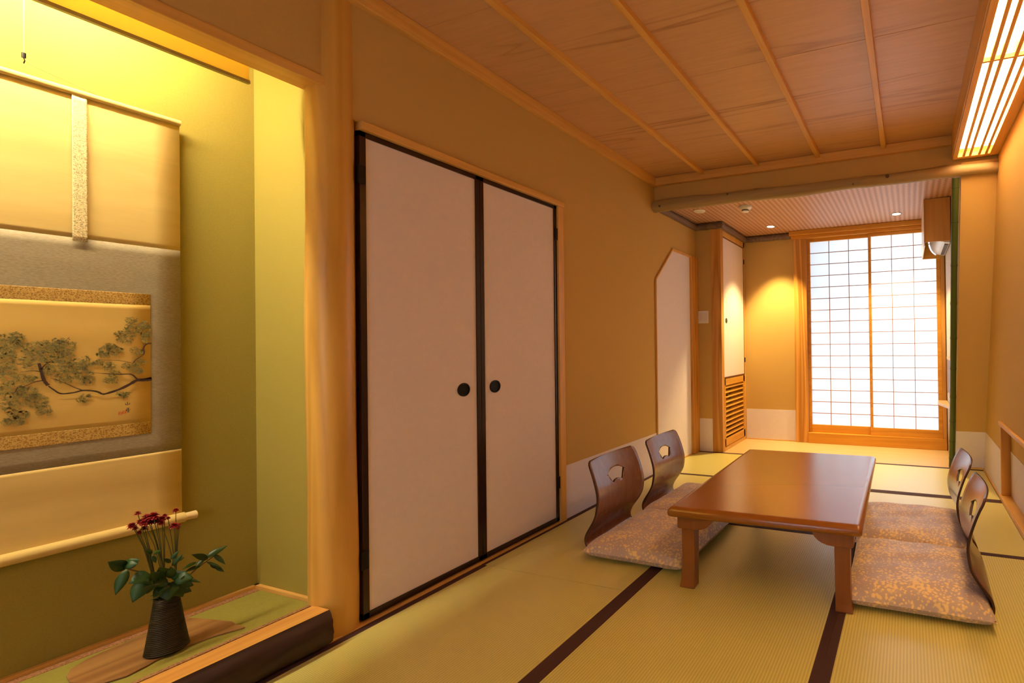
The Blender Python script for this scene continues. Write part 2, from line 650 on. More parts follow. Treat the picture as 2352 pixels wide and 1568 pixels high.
def mat_thing(x0, x1, y0, y1, long_axis, label, e=(1, 1)):
    t = empty('tatami_mat', ((x0 + x1) / 2, (y0 + y1) / 2, 0), label, 'tatami mat', 'tatami mats on the floor')
    g = .0002
    x0 += g; x1 -= g; y0 += .0009; y1 -= .0009
    bx('mat_body', M_tatY if long_axis == 'Y' else M_tatX, (x0, x1, y0, y1, -.045, 0), t)
    if long_axis == 'Y':
        if e[0]:
            bx('border', M_heri, (x0, x0 + H, y0, y1, -.001, .0012), t)
        if e[1]:
            bx('border', M_heri, (x1 - H, x1, y0, y1, -.001, .0012), t)
    else:
        if e[0]:
            bx('border', M_heri, (x0, x1, y0, y0 + H, -.001, .0012), t)
        if e[1]:
            bx('border', M_heri, (x0, x1, y1 - H, y1, -.001, .0012), t)


XA, XB = .832, 1.679
mat_thing(.018, XA, .02, 1.679, 'Y', 'tatami mat in the left foreground beside the bark edged sill and doors')
mat_thing(.004, XA, 1.679, 3.327, 'Y', 'tatami mat along the left wall under the two left chairs')
mat_thing(XA, XB, .80, 2.474, 'Y', 'middle foreground tatami mat running under the near half of the table')
mat_thing(XB, W - .002, .80, 2.474, 'Y', 'right foreground tatami mat under the near right cushion')
mat_thing(XA, W - .012, 2.474, 3.327, 'X', 'crosswise tatami mat under the far half of the table')
mat_thing(.004, 1.25, 3.327, Y2, 'X', 'far tatami mat below the white angled door')
mat_thing(1.25, W - .012, 3.327, Y2, 'X', 'far tatami mat in front of the bamboo post')
struct('floor_near', boxes((.018, XA, YB, .02, -.045, 0), (XA, W - .002, YB, .80, -.045, 0)), M_tatY, 'mats nearer than the picture shows')

# ------------------------------------------------------------------ doors on the left wall
YD0, YDM, YD1, ZD = 1.183, 1.700, 2.217, 1.856
m = boxes((-.02, .022, YD0 - .003, 2.262, ZD, ZD + .032))
struct('trim_20', m, M_trimY, 'light head rail above the cream doors', .003)
struct('trim_21', boxes((-.02, .014, YD1, 2.262, 0, ZD)), M_trimZ, 'light jamb right of the cream doors', .002)
struct('trim_22', boxes((-.045, .016, 1.17, 2.262, -.045, .004)), M_trimY, 'wooden threshold under the cream doors')


def door(n, y0, y1, py, hinge, label, mirror):
    m = boxes((-.028, .002, y0, y0 + .022, .012, ZD), (-.028, .002, y1 - .022, y1, .012, ZD),
              (-.028, .002, y0, y1, .012, .036), (-.028, .002, y0, y1, ZD - .022, ZD))
    d = struct('door_%d' % n, m, M_blk, label, .002)
    p = bx('door_panel', M_fus, (-.025, -.004, y0 + .015, y1 - .015, .03, ZD - .015), d)
    m = BM()
    seg = 32
    for (ra, rb, xa, xb) in ((.030, .0265, .0005, .0005), (.0265, .0255, .0005, -.004), (.0255, .0, -.004, -.0045)):
        pass
    # ring and dark cup of the finger pull
    ring = []
    for r_, x_ in ((.031, -.004), (.031, .0005), (.0265, .0008), (.025, -.0030), (.0005, -.0034)):
        ring.append([m.verts.new((x_, py + r_ * math.cos(2 * PI * k / seg), .836 + r_ * math.sin(2 * PI * k / seg)))
                     for k in range(seg)])
    for a, b in zip(ring, ring[1:]):
        for k in range(seg):
            m.faces.new((a[k], a[(k + 1) % seg], b[(k + 1) % seg], b[k]))
    pl = obj('finger_pull', m, M_hole, d, smooth=True)
    for z in (.236, 1.689):
        bx('hinge', M_hole, (-.002, .008, hinge - .012, hinge + .012, z - .035, z + .035), d, .002)
    return d


door(1, YD0, YDM - .0005, 1.609, YD0 + .004, 'near cream paper door in a black lacquer frame beside the pillar', 0)
door(2, YDM + .0005, YD1, 1.781, YD1 - .004, 'far cream paper door in a black lacquer frame', 1)

# white angled door and its frame
PT = [(3.338, .012), (3.960, .012), (3.960, 1.853), (3.62, 1.853), (3.338, 1.565)]
m = BM()
prism(m, PT, 'X', -.01, .004)
d3 = struct('door_3', m, plaster('white_door_paper', (.78, .71, .72), .02, 40, .6, .05), 'white low door with a cut off corner at the end of the left wall')
m = BM()
o_ = .011
prism(m, [(3.338 - o_, 0), (3.338, 0), (3.338, 1.565), (3.338 - o_, 1.569)], 'X', 0, .014)
prism(m, [(3.338 - o_, 1.569), (3.338, 1.565), (3.62, 1.853), (3.616, 1.865)], 'X', 0, .014)
prism(m, [(3.616, 1.853), (3.98, 1.853), (3.98, 1.872), (3.612, 1.872)], 'X', 0, .018)
box(m, 0, .006, 3.338, 3.96, 0, .012)
obj('door_frame', m, M_trimZ, d3, .001)
struct('trim_23', boxes((-.01, .024, 3.960, Y2, 0, 1.872)), M_cedZ, 'wooden post right of the white angled door', .003)

# ------------------------------------------------------------------ pillar, lintel, bark sill, alcove floor
m = BM()
P, R_ = [], []
for i in range(25):
    z = -.04 + (2.46 + .04) * i / 24
    P.append((-.052 + .0015 * math.sin(z * 5), 1.118 + .002 * math.sin(z * 3.1 + 1), z))
    R_.append(.0700 - .0030 * (z / 2.4) + .0012 * math.sin(z * 7))
tube(m, P, R_, 48)
tag(obj('corner_pillar', m, M_pillar, None, smooth=True), 'round polished light wood pillar between the alcove and the doors', 'pillar')
m = boxes((-.10, 0, YB, 1.112, 1.966, 2.0))
tag(obj('lintel', m, M_trimY, None, .002), 'light wooden lintel across the top of the alcove', 'lintel')
# sill
s_ = BM()
pr = []
for k in range(15):
    a = PI / 2 - PI * .92 * k / 14
    pr.append((.035 + .038 * math.cos(a), .066 + .064 * math.sin(a)))
prof = [(-.045, ZT), (.040, ZT)]
front = []
for k in range(1, 15):
    a = math.radians(75 - 150 * k / 14)
    front.append((.026 + .036 * math.cos(a), .068 + .060 * math.sin(a)))
nY = 60
rows = []
for j in range(nY + 1):
    y = YB + (1.055 - YB) * j / nY
    row = [(-.047, .006), (-.047, ZT), (.0385, ZT)]
    for k, (x, z) in enumerate(front):
        rr = .0022 * math.sin(y * 31 + k * .7) + .0018 * math.sin(y * 67 + k * 1.9) + random.uniform(-.0007, .0007)
        row.append((x + rr, z))
    row.append((.0, .006))
    rows.append([s_.verts.new((x, y, z)) for x, z in row])
for a, b in zip(rows, rows[1:]):
    n = len(a)
    for k in range(n):
        f = s_.faces.new((a[k], a[(k + 1) % n], b[(k + 1) % n], b[k]))
        f.material_index = 0 if k in (0, 1, n - 1) else 1
s_.faces.new(rows[0])
f = s_.faces.new(rows[-1][::-1])
f.material_index = 1
tag(obj('bark_sill', s_, [M_sill, M_bark], None, smooth=True), 'halved log sill with flat light top and dark bark face in the lower left', 'log sill')
struct('trim_24', boxes((-.05, .017, YB, 1.175, -.045, .006)), M_trimY, 'thin light strip between the bark sill and the mats', .001)
struct('floor_alcove', boxes((MD, -.047, YB, YK, -.045, ZT - .004)), M_trimY, 'raised base of the display alcove')
t = empty('alcove_mat', (-.22, .3, ZT), 'thin green reed mat with brown brocade edges on the alcove floor', 'mat')
bx('reed_surface', M_tatT, (MD + .016, -.050, YB + .02, YK - .013, ZT - .004, ZT), t)
bx('brocade_border', M_broc, (MD + .016, MD + .046, YB + .02, YK - .014, ZT - .001, ZT + .001), t)
bx('brocade_border', M_broc, (-.066, -.050, YB + .02, YK - .014, ZT - .001, ZT + .001), t)
struct('trim_25', boxes((MD, MD + .014, YB, YK, ZT - .004, ZT + .012)), M_trimY, 'thin light strip along the back of the alcove floor')
struct('trim_26', boxes((MD, -.045, YK - .012, YK, ZT - .004, ZT + .012)), M_trimX, 'thin light strip along the side of the alcove floor')

# alcove lamp behind a translucent board
lp = empty('alcove_lamp', (-.2, .3, 2.1), 'glowing lamp board hung behind the alcove lintel', 'lamp')
M_board = paper('lamp_board', (.95, .78, .22), .6)
bx('lamp_board', M_board, (-.146, -.140, YB + .2, .938, 1.938, 2.20), lp)
bx('board_edge', plain('board_edge', (.35, .30, .08), .5), (-.150, -.136, YB + .2, .940, 1.928, 1.938), lp)
bx('lamp_housing', M_white, (-.24, -.152, -.75, .80, 2.172, 2.20), lp, .003)
m = BM()
tube(m, [(-.188, -.70, 2.150), (-.188, .78, 2.150)], .013, 16)
obj('lamp_tube', m, emit('warm_tube', (1.0, .83, .57), 215), lp, smooth=True)

# ------------------------------------------------------------------ hanging scroll
XS = MD + .024
YCN = .578
sc = empty('hanging_scroll', (XS, YCN, .46), 'hanging picture scroll with an ink pine branch in the alcove', 'scroll')
M_tan = wood('tan_mount_silk', (.60, .44, .14), (.68, .51, .175), 'Y', 30, .7, .1, .2, long=.15)
M_gry = wood('grey_mount_silk', (.23, .19, .11), (.38, .32, .20), 'Y', 420, .7, .05, .2, long=.3)
M_pic = wood('picture_silk', (.58, .39, .095), (.64, .44, .12), 'Y', 10, .7, .1, .2, long=.15)
M_gold = brocade('gold_brocade', (.30, .165, .03), (.55, .36, .09), 170, .6, .42, .56)
hw = .295


def sheet(name, mat, y0, y1, z0, z1, dx, parent, wave=.0009):
    m = BM()
    ny, nz = 10, 26
    V = []
    for j in range(nz + 1):
        z = z0 + (z1 - z0) * j / nz
        V.append([m.verts.new((XS + dx + wave * (math.sin(z * 31) * .5 + math.sin(z * 57 + y0 + 3 * i / ny) * .5), y0 + (y1 - y0) * i / ny, z))
                  for i in range(ny + 1)])
    for a, b in zip(V, V[1:]):
        for i in range(ny):
            m.faces.new((a[i], a[i + 1], b[i + 1], b[i]))
    o = obj(name, m, mat, parent, smooth=True)
    md = o.modifiers.new('thickness', 'SOLIDIFY')
    md.thickness = .0008
    return o


sheet('mount_top', M_tan, YCN - hw, YCN + hw, 1.372, 1.80, 0, sc)
sheet('mount_middle', M_gry, YCN - hw, YCN + hw, .700, 1.372, 0, sc)
sheet('mount_bottom', M_tan, YCN - hw, YCN + hw, .470, .700, 0, sc)
pw_ = .228
sheet('brocade_band', M_gold, YCN - pw_, YCN + pw_, 1.181, 1.218, .0012, sc)
sheet('brocade_band', M_gold, YCN - pw_, YCN + pw_, .766, .803, .0012, sc)
pic = sheet('picture', M_pic, YCN - pw_, YCN + pw_, .803, 1.181, .0012, sc)
for yy in (YCN + .092, YCN - .092):
    sheet('ribbon', brocade('ribbon_brocade', (.38, .32, .16), (.80, .64, .32), 190, .6, .42, .56), yy - .0135, yy + .0135, 1.362, 1.80, .006, sc, .0006)
m = BM()
tube(m, [(XS + .003, YCN - hw, 1.806), (XS + .003, YCN + hw, 1.806)], .0095, 14)
obj('top_rod', m, M_tan, sc, smooth=True)
m = BM()
tube(m, [(XS + .012, YCN - hw - .001, .470), (XS + .012, YCN + hw + .001, .470)], .0165, 20)
rl = obj('roller', m, M_tan, sc, smooth=True)
M_iv = plain('ivory_wood', (.72, .55, .24), .35)
for s0 in (-1, 1):
    m = BM()
    tube(m, [(XS + .012, YCN + s0 * (hw + .001), .470), (XS + .012, YCN + s0 * (hw + .028), .470)], [.0125, .0135], 20)
    obj('roller_knob', m, M_iv, rl, smooth=True)
m = BM()
tube(m, [(XS + .004, YCN - .13, 1.816), (XS + .006, YCN, 1.846), (XS + .004, YCN + .13, 1.816)], .0008, 6)
obj('hanging_cord', m, plain('brown_cord', (.25, .18, .06), .8), sc)
hk = empty('scroll_hanger', (XS + .006, YCN, 1.85), 'thin hanging rod and hook above the picture scroll', 'hook')
m = BM()
tube(m, [(XS + .006, YCN, 1.868), (XS + .006, YCN, 2.38)], .0013, 8)
obj('hanger_rod', m, plain('bamboo_rod', (.36, .27, .09), .5), hk)
m = BM()
tube(m, [(XS + .006, YCN, 1.872), (XS + .006, YCN, 1.858)], .004, 10)
tube(m, [(XS + .006, YCN, 1.858), (XS + .013, YCN, 1.849), (XS + .006, YCN, 1.843), (XS + .000, YCN, 1.848)], .0012, 8)
obj('hook', m, M_hole, hk, smooth=True)


# the drawing on the silk: pixel places of the ink strokes
def ink(q, dx=.0052):
    p = ray_on(q[0] / 4.127, 640 + q[1] / 4.127, XS)
    return Vector((XS + dx, p.y, p.z))


def stroke(bm, pts, w0, w1, dx=.0052):
    """flat brush stroke through zoomed pixel places, widths in metres"""
    P = [ink(q, dx) for q in pts]
    # subdivide smoothly
    Q = []
    for i in range(len(P) - 1):
        a = P[max(i - 1, 0)]; b = P[i]; c = P[i + 1]; d = P[min(i + 2, len(P) - 1)]
        for k in range(4):
            t = k / 4
            Q.append(.5 * ((2 * b) + (c - a) * t + (2 * a - 5 * b + 4 * c - d) * t * t + (-a + 3 * b - 3 * c + d) * t ** 3))
    Q.append(P[-1])
    n = len(Q)
    prev = None
    for i, p in enumerate(Q):
        d = (Q[min(i + 1, n - 1)] - Q[max(i - 1, 0)])
        d.x = 0
        d = d.normalized() if d.length > 1e-9 else Vector((0, 1, 0))
        nn = Vector((0, -d.z, d.y))
        wd = (w0 + (w1 - w0) * i / (n - 1)) * .5 * random.uniform(.85, 1.15)
        cur = (bm.verts.new(p + nn * wd), bm.verts.new(p - nn * wd))
        if prev:
            bm.faces.new((prev[0], prev[1], cur[1], cur[0]))
        prev = cur


m = BM()
stroke(m, [(1430, 948), (1370, 958), (1290, 962), (1230, 995), (1130, 1045), (1010, 1085), (960, 1095)], .0105, .0042)
stroke(m, [(1430, 938), (1330, 955), (1290, 948), (1235, 905), (1120, 905), (960, 897)], .0060, .0016)
stroke(m, [(960, 1092), (900, 1066), (780, 1058), (690, 1078), (570, 1088), (500, 1050), (450, 1015)], .0048, .0030)
stroke(m, [(450, 1010), (415, 970), (385, 890), (362, 800)], .0075, .0048)
stroke(m, [(380, 860), (420, 815), (490, 772)], .0034, .0010)
stroke(m, [(375, 880), (290, 872), (180, 885)], .0020, .0008)
stroke(m, [(400, 965), (330, 975), (220, 1020), (160, 1025)], .0028, .0008)
stroke(m, [(780, 1058), (700, 1030), (590, 980), (470, 940)], .0024, .0008)
stroke(m, [(1428, 612), (1385, 618), (1355, 655), (1355, 715), (1275, 770), (1240, 820)], .0040, .0010)
stroke(m, [(1240, 795), (1120, 775), (930, 770)], .0014, .0007)
stroke(m, [(960, 897), (880, 890), (800, 882)], .0014, .0007)
stroke(m, [(160, 1025), (130, 1080), (100, 1080)], .0018, .0008)
obj('painted_branch', m, plain('sumi_ink', (.045, .018, .010), .8), sc)
# signature
m = BM()
for st in ([(1180, 1195), (1222, 1190)], [(1200, 1168), (1202, 1195)], [(1182, 1180), (1184, 1196)], [(1220, 1176), (1218, 1192)],
           [(1190, 1228), (1222, 1222)], [(1184, 1240), (1228, 1236)], [(1206, 1222), (1207, 1264)], [(1190, 1250), (1224, 1248)],
           [(1192, 1264), (1222, 1262)], [(1192, 1240), (1186, 1254)]):
    stroke(m, st, .0016, .0012, .0054)
obj('signature', m, plain('signature_ink', (.06, .035, .02), .8), sc)
m = BM()
for a, b in (((1118, 1262), (1152, 1262)), ((1120, 1274), (1150, 1274)), ((1116, 1286), (1146, 1286)),
             ((1156, 1252), (1186, 1252)), ((1158, 1264), (1184, 1264)), ((1154, 1276), (1180, 1276)),
             ((1120, 1260), (1117, 1288)), ((1150, 1262), (1147, 1286)), ((1158, 1252), (1155, 1277)), ((1184, 1252), (1181, 1276))):
    stroke(m, [a, b], .0014, .0014, .0054)
obj('red_seal', m, plain('vermilion', (.62, .12, .03), .8), sc)
# needle tufts: many fine strokes in four inks
clumps = [(60, 600, 130, 90, 90), (30, 760, 120, 110, 90), (150, 560, 70, 60, 40), (300, 660, 120, 70, 70), (480, 620, 120, 60, 70), (600, 640, 110, 80, 80),
          (480, 740, 140, 70, 80), (620, 770, 90, 80, 60), (250, 780, 110, 70, 50), (500, 870, 120, 60, 60), (660, 850, 80, 60, 40),
          (790, 800, 80, 60, 50), (780, 900, 90, 60, 50), (800, 960, 80, 45, 35), (600, 950, 90, 40, 30), (910, 800, 60, 35, 22), (250, 940, 100, 40, 40), (60, 900, 110, 90, 60),
          (100, 1050, 130, 80, 70), (240, 1080, 110, 70, 70), (330, 1150, 120, 70, 70), (400, 1240, 80, 60, 45), (90, 1180, 120, 70, 60), (160, 1280, 110, 50, 50),
          (60, 1350, 60, 30, 25), (150, 1350, 70, 40, 30), (1040, 680, 120, 50, 60), (1030, 640, 70, 30, 30), (960, 720, 60, 25, 20), (1180, 520, 110, 35, 40), (1240, 470, 80, 60, 40), (1370, 500, 60, 70, 40),
          (1230, 390, 60, 30, 18), (1360, 440, 60, 40, 24), (1180, 570, 90, 35, 26), (1300, 680, 80, 40, 24), (1380, 560, 50, 40, 22), (1020, 830, 60, 40, 30), (1210, 830, 70, 40, 28), (1320, 790, 60, 40, 22),
          (1300, 870, 50, 30, 22), (1040, 960, 70, 40, 30), (1080, 900, 60, 35, 20), (760, 1150, 60, 25, 18), (800, 1110, 60, 20, 14), (1160, 1080, 60, 30, 18), (1150, 1110, 50, 15, 10)]
inks = [plain('needle_wash', (.36, .285, .065), .8), plain('needle_mid', (.22, .18, .055), .8), plain('needle_dark', (.10, .095, .04), .8), plain('needle_green', (.21, .22, .06), .8)]
bms = [BM() for _ in inks]
for (cx_, cy_, rx, ry, n_) in clumps:
    for k in range(int(n_ * 2.0)):
        a = random.uniform(0, 2 * PI)
        r_ = math.sqrt(random.random())
        px_, py_ = cx_ + rx * r_ * math.cos(a), cy_ + ry * r_ * math.sin(a)
        if px_ > 1418 or px_ < -80:
            continue
        i = random.choices((0, 1, 2, 3), (6, 4, 1.6, 3))[0]
        L_ = random.uniform(8, 26) * (1.5 if i == 0 else 1)
        an = random.gauss(-.3, .7)
        stroke(bms[i], [(px_, py_), (min(px_ + L_ * math.cos(an), 1425), py_ - L_ * math.sin(an) * .8)],
               {0: .0052, 1: .0022, 2: .0016, 3: .0034}[i], .0006, {0: .0042, 3: .0045, 1: .0047, 2: .0050}[i])
for b_, mt in zip(bms, inks):
    tag(obj('painted_needles', b_, mt, sc), kind='stuff')

# ------------------------------------------------------------------ vase, board and flowers
VX, VY = -.166, .757
board = BM()
pp = [(-.309, .628), (-.335, .66), (-.352, .72), (-.350, .80), (-.358, .871), (-.30, .885), (-.24, .895), (-.18, .905), (-.139, .899), (-.098, .900), (-.118, .865),
      (-.134, .832), (-.143, .79), (-.141, .745), (-.122, .70), (-.112, .664), (-.13, .630), (-.17, .610), (-.22, .602), (-.27, .610)]
prism(board, pp, 'Z', ZT + .001, ZT + .006)
M_slab = wood('worn_slab', (.22, .10, .03), (.34, .18, .055), 'Y', 14, .45, .6)
tag(obj('vase_board', board, M_slab, None, .0015), 'thin irregular brown wooden board under the flower vase', 'board')
vz = ZT + .0062
m = BM()
prof = [(.040, vz), (.0425, vz + .004)]
nR = 30
for k in range(nR + 1):
    t_ = k / nR
    r0 = .0435 - .0190 * t_ ** .9
    z = vz + .006 + .150 * t_
    prof += [(r0 + .0012, z), (r0 - .0006, z + .0025)]
prof += [(.0250, vz + .161), (.021, vz + .160), (.019, vz + .12), (.030, vz + .02)]
lathe(m, prof, VX, VY, 48)
o = obj('flower_vase', m, plaster('dark_ribbed_glaze', (.022, .016, .006), .35, 40, .5, .4), None, smooth=True)
tag(o, 'dark ribbed flower vase widening to its base on the alcove board', 'vase')


def leaf(bm, base, tip, width, droop=.1, up=None, seg=7):
    base = Vector(base); tip = Vector(tip)
    d = tip - base
    L_ = d.length
    dn = d.normalized()
    u = Vector(up) if up else Vector((.75, -.35, .5))
    side = dn.cross(u)
    if side.length < 1e-4:
        side = dn.orthogonal()
    side.normalize()
    nrm = side.cross(dn).normalized()
    rows_ = []
    for i in range(seg + 1):
        t_ = i / seg
        wd = width * .5 * (math.sin(PI * min(1, t_ * 1.02) ** .8) ** .9 if 0 < t_ < 1 else 0)
        c_ = base + d * t_ + Vector((0, 0, -droop * L_ * t_ * t_)) + nrm * .0
        if wd < 1e-5:
            rows_.append([bm.verts.new(c_)])
        else:
            rows_.append([bm.verts.new(c_ - side * wd + nrm * wd * .28), bm.verts.new(c_), bm.verts.new(c_ + side * wd + nrm * wd * .28)])
    for a, b in zip(rows_, rows_[1:]):
        if len(a) == 1 and len(b) == 3:
            bm.faces.new((a[0], b[1], b[0])); bm.faces.new((a[0], b[2], b[1]))
        elif len(a) == 3 and len(b) == 3:
            bm.faces.new((a[0], a[1], b[1], b[0])); bm.faces.new((a[1], a[2], b[2], b[1]))
        elif len(a) == 3 and len(b) == 1:
            bm.faces.new((a[0], a[1], b[0])); bm.faces.new((a[1], a[2], b[0]))


M_leaf = plain('glossy_leaf', (.014, .048, .005), .42, 0, .35)
M_stem = plain('brown_stem', (.10, .055, .02), .7)
M_gstem = plain('green_stem', (.07, .085, .025), .6)
M_red = plain('crimson_petals', (.30, .006, .010), .6)
M_redd = plain('dark_crimson', (.12, .008, .012), .7)


def at(px, py, x):
    return ray_on(px, py, x)


def flower(bm, c, r, n=11, lay=4):
    c = Vector(c)
    for l_ in range(lay):
        for k in range(n):
            a = 2 * PI * (k + .5 * l_) / n + random.uniform(-.1, .1)
            el = -.5 + .5 * l_ + random.uniform(-.2, .2)
            d = Vector((math.cos(a) * math.cos(el), math.sin(a) * math.cos(el), math.sin(el)))
            leaf(bm, c, c + d * r * (1 - .07 * l_), r * .45, .12, (0, 0, 1), 4)


# z of the mouth
mouth = Vector((VX, VY, vz + .155))


def spray(name, label, heads, xoff, waist):
    """heads: (px, py, radius)"""
    t_ = empty('red_flower_spray', mouth, label, 'flowers', 'red flower sprays in the alcove vase')
    root = Vector((VX + xoff * .4, VY + waist * .3, mouth.z - .03))
    node = Vector((VX + xoff, VY + waist, mouth.z + .085))
    m = BM()
    tube(m, [root, (root + node) / 2 + Vector((0, .003, 0)), node], [.0022, .0020, .0016], 8)
    obj('stem', m, M_stem, t_, smooth=True)
    mb, mr = BM(), BM()
    for (px_, py_, r_) in heads:
        h_ = at(px_, py_, VX + xoff + random.uniform(-.012, .012))
        mid = (node + h_) / 2 + Vector((0, 0, .006))
        tube(mb, [node + Vector((0, 0, -random.uniform(0, .05))), mid, h_], [.0013, .001, .0008], 6)
        flower(mr, h_, r_)
    obj('twigs', mb, M_gstem, t_, smooth=True)
    o_ = obj('petals', mr, M_red, t_)
    mt = BM()
    for k in range(7):
        tt = random.uniform(.1, 1)
        b0 = root.lerp(node, tt) + Vector((0, 0, .0))
        a = random.uniform(0, 2 * PI)
        leaf(mt, b0, b0 + Vector((.6 * math.cos(a), math.sin(a), .35)) * random.uniform(.018, .034), .012, .2, (0, 0, 1), 5)
    obj('leaves', mt, M_leaf, t_)
    return t_


spray('s', 'left spray of small crimson flowers in the alcove vase',
      [(303, 1206, .013), (322, 1198, .012), (316, 1178, .009), (320, 1222, .008), (332, 1212, .011), (310, 1212, .009)], -.015, -.018)
spray('s', 'middle spray of crimson flowers, fullest of the three in the vase',
      [(338, 1188, .017), (352, 1184, .017), (345, 1198, .014), (360, 1194, .014), (330, 1200, .013), (372, 1190, .013), (378, 1184, .009)], .0, -.004)
spray('s', 'right spray of crimson flowers with the highest bud in the vase',
      [(404, 1171, .010), (386, 1189, .007), (400, 1206, .013), (408, 1210, .008), (412, 1204, .006), (370, 1200, .010)], .012, .014)

# leafy branches: (base px), list of leaves (base px, tip px, width)


def branch(label, pts, leaves, x0, x1):
    t_ = empty('leafy_branch', mouth, label, 'branch', 'leafy branches in the alcove vase')
    m = BM()
    n = len(pts)
    P = [Vector((VX, VY, mouth.z - .02))] + [at(p[0], p[1], x0 + (x1 - x0) * (i + 1) / n) for i, p in enumerate(pts)]
    tube(m, P, [.0022] * 1 + [.0022 - .0012 * i / n for i in range(n)], 8)
    obj('twig', m, M_stem, t_, smooth=True)
    for (b_, e_, wd) in leaves:
        m = BM()
        xb = x0 + (x1 - x0) * random.uniform(.4, 1)
        leaf(m, at(b_[0], b_[1], xb), at(e_[0], e_[1], xb + random.uniform(.0, .03)), wd, .06)
        o_ = obj('leaf', m, M_leaf, t_, smooth=True)
        md = o_.modifiers.new('thickness', 'SOLIDIFY')
        md.thickness = .0006
    return t_


branch('leafy branch reaching left from the alcove vase', [(350, 1325), (318, 1312), (288, 1305)],
       [((290, 1306), (247, 1287), .030), ((288, 1302), (322, 1282), .030), ((292, 1306), (265, 1364), .024), ((285, 1300), (318, 1293), .022)], VX + .01, VX + .03)
branch('drooping branch of broad leaves over the left rim of the vase', [(360, 1335), (340, 1325)],
       [((345, 1318), (296, 1338), .040), ((342, 1325), (304, 1381), .040), ((350, 1330), (338, 1362), .034), ((365, 1330), (322, 1330), .03)], VX + .02, VX + .05)
branch('branch of slender leaves reaching right from the alcove vase', [(425, 1330), (455, 1302), (480, 1285), (492, 1276)],
       [((470, 1282), (523, 1250), .018), ((478, 1284), (440, 1270), .018), ((490, 1272), (518, 1294), .012), ((474, 1290), (510, 1302), .008), ((495, 1302), (515, 1312), .010),
        ((462, 1298), (422, 1312), .012), ((470, 1282), (448, 1302), .012), ((452, 1290), (418, 1305), .01), ((482, 1296), (500, 1306), .008)], VX + .0, VX + .01)
branch('dense dark leaves at the mouth of the alcove vase', [(385, 1345)],
       [((385, 1335), (355, 1362), .036), ((390, 1338), (385, 1378), .040), ((395, 1335), (420, 1368), .036), ((385, 1330), (350, 1345), .034), ((400, 1330), (445, 1325), .034),
        ((400, 1340), (445, 1342), .030), ((395, 1330), (430, 1310), .034), ((380, 1325), (365, 1300), .030), ((375, 1330), (345, 1312), .026), ((395, 1328), (392, 1298), .020),
        ((400, 1350), (440, 1356), .026), ((378, 1345), (352, 1372), .026), ((430, 1330), (462, 1336), .008), ((395, 1300), (420, 1270), .012), ((398, 1290), (425, 1278), .012), ((392, 1285), (412, 1262), .010),
        ((392, 1292), (375, 1280), .010), ((350, 1270), (335, 1262), .012), ((352, 1272), (372, 1262), .012), ((350, 1275), (358, 1292), .010)], VX + .02, VX + .055)

# ------------------------------------------------------------------ table
TX0, TX1, TY0, TY1, TZ = .962, 1.768, 1.745, 2.885, .346
tcx, tcy = (TX0 + TX1) / 2, (TY0 + TY1) / 2
t = empty('low_table', (tcx, tcy, .0014), 'low glossy reddish brown wooden table in the middle of the mats', 'table')
hx, hy = (TX1 - TX0) / 2, (TY1 - TY0) / 2
m = BM()
prof = [(0, .306), (.0, .306), (.010, .3065), (.016, .312), (.018, .322), (.016, .333), (.008, .3425), (-.006, TZ)]
rings = []
for off, z in prof[1:]:
    e = off - .018
    r_ = .012
    ring = []
    for sx, sy in ((1, 1), (-1, 1), (-1, -1), (1, -1)):
        for k in range(5):
            a0 = {(1, 1): 0, (-1, 1): PI / 2, (-1, -1): PI, (1, -1): 1.5 * PI}[(sx, sy)]
            a = a0 + k / 4 * PI / 2
            ring.append(m.verts.new((sx * (hx + e - r_) + r_ * math.cos(a), sy * (hy + e - r_) + r_ * math.sin(a), z)))
    rings.append(ring)
for a, b in zip(rings, rings[1:]):
    for k in range(len(a)):
        m.faces.new((a[k], a[(k + 1) % len(a)], b[(k + 1) % len(a)], b[k]))
r2 = [m.verts.new((q.co.x * .985, q.co.y * .99, q.co.z)) for q in rings[-1]]
for k in range(len(r2)):
    m.faces.new((rings[-1][k], rings[-1][(k + 1) % len(r2)], r2[(k + 1) % len(r2)], r2[k]))
m.faces.new(rings[0][::-1])
m.faces.new(r2)


def tobj(name, bm, mat, bevel=0, smooth=False):
    o_ = obj(name, bm, mat, None, bevel, smooth)
    o_.parent = t
    return o_


tobj('tabletop', m, M_tab, 0, True)
for sx in (-1, 1):
    for sy in (-1, 1):
        # leg: slightly flared foot
        m = BM()
        cx0, cy0 = sx * .323, sy * .505
        lv = [(.034, .026, 0.0, .006), (.031, .024, .03, .003), (.029, .023, .10, 0), (.030, .024, .25, 0), (.030, .024, .28, 0)]
        rg = []
        for wx_, wy_, z, sh in lv:
            c0, c1 = cx0 + sx * sh, cy0 + sy * sh * .6
            rg.append([m.verts.new((c0 + a * wx_, c1 + b * wy_, z)) for a, b in ((-1, -1), (1, -1), (1, 1), (-1, 1))])
        for a, b in zip(rg, rg[1:]):
            for k in range(4):
                m.faces.new((a[k], a[(k + 1) % 4], b[(k + 1) % 4], b[k]))
        m.faces.new(rg[0][::-1]); m.faces.new(rg[-1])
        tobj('leg', m, M_tableg, .003)
        # bracket with a curved end
        m = BM()
        pts = [(sx * .368, .3065), (sx * .368, .256), (sx * .360, .250), (sx * .288, .250)]
        for k in range(1, 7):
            a = PI / 2 * k / 6
            pts.append((sx * (.288 - .080 * math.sin(a)), .250 + .0565 * (1 - math.cos(a)) * .999))
        pts[-1] = (sx * .208, .3065)
        prism(m, pts, 'Y', cy0 - .034, cy0 + .034)
        tobj('bracket', m, M_tableg, .003)
for sx in (-1, 1):
    m = BM()
    box(m, sx * .338 - .012, sx * .338 + .012, -.46, .46, .272, .3065)
    tobj('side_rail', m, M_tableg, .002)
t.rotation_euler.z = math.radians(1.2)

